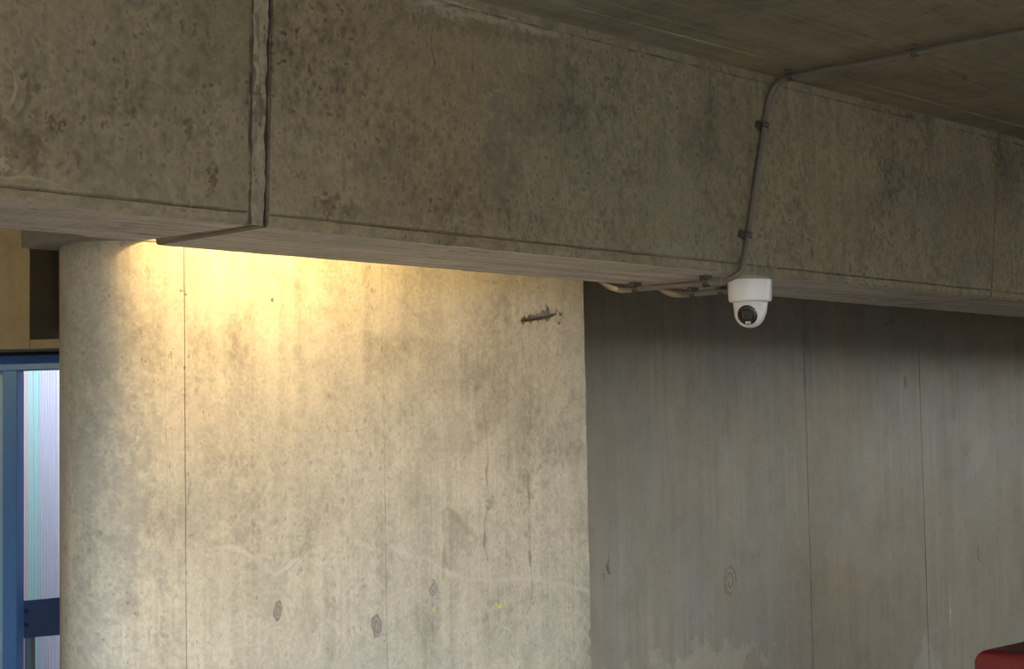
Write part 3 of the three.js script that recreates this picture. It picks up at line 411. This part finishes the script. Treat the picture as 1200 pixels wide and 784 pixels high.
{
  const c = group('conduit'); tag(c, 'long grey conduit across the ceiling, down the beam face and under its soffit', 'conduit');
  mesh('tube', pipe(bend([[3.595, 2.532, 1.98], [3.582, 2.532, -2.461], [3.4275, 2.006, -2.462], [3.404, 1.986, -2.498], [3.40, 1.986, -2.89], [3.30, 2.06, -2.893], [3.29, 2.5, -2.893]], [0.075, 0.02, 0.02, 0.06, 0.05]), 0.0078), pvc, c);
  for (const [x, z] of [[3.583, -2.03], [3.587, -1.0], [3.592, 0.2]]) saddle(c, [x, 2.532, z], [0.0, 0, 1], [0, -1, 0]);
  saddle(c, [3.581, 2.532, -2.40], [0, 0, 1], [0, -1, 0]);
  for (const y of [2.405, 2.105]) saddle(c, [3.432 + (y - 2.035) * 0.3018, y, -2.461], [0.289, 0.957, 0], [0, 0, 1]);
  for (const z of [-2.56, -2.80]) saddle(c, [3.401, 1.985, z], [0, 0, 1], [0, -1, 0]);
  const cp = new THREE.CylinderGeometry(0.0118, 0.0118, 0.035, 18); cp.rotateX(Math.PI / 2); cp.translate(3.402, 1.985, -2.525); mesh('coupler', cp, pvc, c);
  const d = group('conduit'); tag(d, 'short grey conduit from behind the white camera to the rear edge of the beam', 'conduit');
  mesh('tube', pipe(bend([[3.634, 1.986, -2.646], [3.655, 1.986, -2.675], [3.66, 1.986, -2.895], [3.56, 2.05, -2.896], [3.55, 2.5, -2.896]], [0.015, 0.06, 0.05]), 0.0085), pvc, d);
  for (const z of [-2.70, -2.80]) saddle(d, [3.657, 1.985, z], [0, 0, 1], [0, -1, 0]);
}
// ------------------------------------------------------------------ security camera
{
  const k = group('security_camera', 3.611, 2.0045, -2.571); tag(k, 'white turret security camera with a round base, hanging under the beam beside the grey conduits', 'camera');
  const white = new THREE.MeshPhysicalMaterial({ color: new THREE.Color(0.88, 0.87, 0.85), roughness: 0.3, clearcoat: 0.3, clearcoatRoughness: 0.2 }), black = new THREE.MeshPhysicalMaterial({ color: new THREE.Color(0.008, 0.008, 0.009), roughness: 0.12, clearcoat: 1 });
  const L = (a, n = 56) => new THREE.LatheGeometry(a.map(([r, h]) => new THREE.Vector2(r, h)), n);
  mesh('mounting_base', L([[0.001, 0], [0.0585, 0], [0.0600, -0.002], [0.0597, -0.042], [0.0592, -0.052], [0.0575, -0.0575], [0.054, -0.0595], [0.04, -0.060], [0.001, -0.060]].reverse()), white, k);
  const n = V(-0.905, -0.31, 0.365).normalize();
  {
    const ev = new Evaluator(); ev.useGroups = false; ev.attributes = ['position', 'normal'];
    const solid = L([[0.0001, -0.0585], [0.0475, -0.0585], [0.0468, -0.067], [0.0450, -0.081], [0.0436, -0.091], [0.0420, -0.097], [0.0001, -0.0975]].reverse()), tool = new THREE.CylinderGeometry(0.0400, 0.0400, 0.12, 48); tool.translate(0, 0.06, 0); tool.applyQuaternion(new THREE.Quaternion().setFromUnitVectors(V(0, 1, 0), n)); tool.translate(-0.004, -0.0885, 0.002);
    const A = new Brush(solid, white), B = new Brush(tool, white); A.updateMatrixWorld(); B.updateMatrixWorld();
    mesh('collar', ev.evaluate(A, B, SUBTRACTION).geometry, white, k);
  }
  const up = V(0, 1, 0), e = new THREE.Group(); e.name = 'eyeball'; e.position.set(-0.0075, -0.0885, 0.0035);
  const sx = V().crossVectors(up, n).normalize(), sy = V().crossVectors(n, sx); e.setRotationFromMatrix(new THREE.Matrix4().makeBasis(sx, sy, n)); k.add(e);
  const ball = new THREE.SphereGeometry(0.0430, 48, 32, 0, Math.PI * 2, 0.745, Math.PI - 0.745); ball.rotateX(Math.PI / 2);
  const rim = L([[0.0288, 0.0314], [0.0296, 0.0328], [0.0280, 0.0326], [0.0274, 0.0300]], 48); rim.rotateX(Math.PI / 2);
  mesh('shell', ball, white, e); mesh('rim', rim, white, e);
  const pane = L([[0.001, 0.0336], [0.018, 0.0330], [0.0279, 0.0314], [0.0279, 0.029]].reverse(), 48); pane.rotateX(Math.PI / 2); mesh('front_window', pane, black, e);
  const lens = L([[0.001, 0.0345], [0.006, 0.0349], [0.0085, 0.0346], [0.0105, 0.0338], [0.0105, 0.032]].reverse(), 32); lens.rotateX(Math.PI / 2); mesh('lens', lens, new THREE.MeshPhysicalMaterial({ color: new THREE.Color(0.02, 0.022, 0.025), roughness: 0.08, clearcoat: 1 }), e);
  const sq = softBox(-0.0145, -0.0080, 0.0322, 0.0145, 0.0120, 0.0339, 0.0005); mesh('lens_surround', sq, new THREE.MeshStandardMaterial({ color: new THREE.Color(0.014, 0.014, 0.015), roughness: 0.5 }), e);
  mesh('lamp_lens', softBox(-0.0075, -0.0245, 0.0295, 0.0075, -0.0170, 0.0337, 0.0014), new THREE.MeshStandardMaterial({ color: new THREE.Color(0.55, 0.55, 0.53), roughness: 0.35 }), e);
}
// ------------------------------------------------------------------ parked car, tail towards the viewer, mostly outside the picture
{
  const car = group('car', 3.895, 0, -1.35); tag(car, 'parked dark blue grey car with a red tail lamp at the lower right corner', 'car');
  const paint = new THREE.MeshPhysicalMaterial({ color: new THREE.Color(0.055, 0.085, 0.15), roughness: 0.5, metalness: 0.0, clearcoat: 0.15, clearcoatRoughness: 0.06 }), glass = new THREE.MeshPhysicalMaterial({ color: new THREE.Color(0.01, 0.012, 0.014), roughness: 0.05, clearcoat: 1 }), rubber = new THREE.MeshStandardMaterial({ color: new THREE.Color(0.012, 0.012, 0.012), roughness: 0.85 }), red = new THREE.MeshPhysicalMaterial({ color: new THREE.Color(0.12, 0.004, 0.008), roughness: 0.5, clearcoat: 0.15 }), alloy = new THREE.MeshStandardMaterial({ color: new THREE.Color(0.45, 0.45, 0.46), roughness: 0.3, metalness: 0.8 });
  const side = (pts, depth, bev, z0) => { const s = new THREE.Shape(); s.moveTo(...pts[0]); for (let i = 1; i < pts.length; i++) pts[i].length === 2 ? s.lineTo(...pts[i]) : s.quadraticCurveTo(...pts[i]); s.closePath(); const g = new THREE.ExtrudeGeometry(s, { depth, bevelEnabled: true, bevelSize: bev, bevelThickness: bev, bevelOffset: -bev, bevelSegments: 6, curveSegments: 14 }); g.translate(0, 0, z0 + bev); return g; };
  const arch = (x) => [[x + 0.36, 0.26], [x + 0.34, 0.62, x, 0.64], [x - 0.34, 0.62, x - 0.36, 0.26]];
  mesh('body', side([[0.06, 0.26], [0.0, 0.4, 0.02, 0.62], [0.03, 0.9, 0.13, 0.955], [0.2, 1.01, 0.30, 1.05], [1.6, 1.09], [2.9, 0.98], [3.9, 0.86, 4.12, 0.62], [4.2, 0.4, 4.1, 0.26], ...arch(3.4), ...arch(0.78)], 1.37, 0.06, -0.745), paint, car);
  mesh('roof', side([[0.34, 1.0], [0.5, 1.40, 0.8, 1.43], [1.5, 1.47, 2.1, 1.40], [2.5, 1.28, 2.98, 0.98]], 1.2, 0.14, -0.6), paint, car);
  mesh('window', side([[0.5, 1.05], [0.62, 1.36, 0.85, 1.37], [1.5, 1.41, 2.06, 1.35], [2.4, 1.2, 2.7, 1.04]], 1.22, 0.06, -0.61), glass, car);
  { const g = softBox(-0.15, -0.012, -0.5, 0.15, 0.012, 0.5, 0.01); g.rotateZ(1.02); g.translate(0.452, 1.21, 0); mesh('rear_screen', g, glass, car); }
  for (const s of [-1, 1]) {
    const ls = new THREE.Shape([[0.03, 0.715], [0.23, 0.715], [0.115, 0.585], [0.015, 0.585]].map((p) => new THREE.Vector2(...p))), t = new THREE.ExtrudeGeometry(ls, { depth: 0.2, bevelEnabled: true, bevelSize: 0.03, bevelThickness: 0.035, bevelSegments: 6 });
    t.rotateX(-Math.PI / 2); t.translate(0, 0.778, 0); if (s > 0) { t.scale(1, 1, -1); const p = t.attributes.position, nn = t.attributes.normal; for (let i = 0; i < p.count; i += 3) for (const q of [p, nn]) { const a = [q.getX(i), q.getY(i), q.getZ(i)]; q.setXYZ(i, q.getX(i + 1), q.getY(i + 1), q.getZ(i + 1)); q.setXYZ(i + 1, ...a); } }
    const gap = softBox(-0.115, 0.74, -0.004, 0.115, 1.004, 0.004, 0.002); gap.rotateY(-s * 0.785); gap.translate(0.205, 0, s * 0.668); mesh('lamp_seal', gap, rubber, car);
    mesh('tail_lamp', t, red, car);
  }
  for (const x of [0.78, 3.4]) for (const s of [-1, 1]) {
    const w = new THREE.LatheGeometry([[0.001, -0.1], [0.2, -0.1], [0.30, -0.1], [0.315, -0.07], [0.315, 0.07], [0.30, 0.1], [0.2, 0.1]].map(([r, h]) => new THREE.Vector2(r, h)), 36); w.rotateX(Math.PI / 2); w.translate(x, 0.315, s * 0.66);
    const wheel = mesh('wheel', w, rubber, car); const h = new THREE.CylinderGeometry(0.19, 0.19, 0.012, 30); h.rotateX(Math.PI / 2); h.translate(x, 0.315, s * 0.764); mesh('hubcap', h, alloy, wheel);
  }
  mesh('rear_bumper', softBox(-0.04, 0.28, -0.7, 0.14, 0.5, 0.7, 0.05), paint, car);
}
renderer.render(scene, camera);
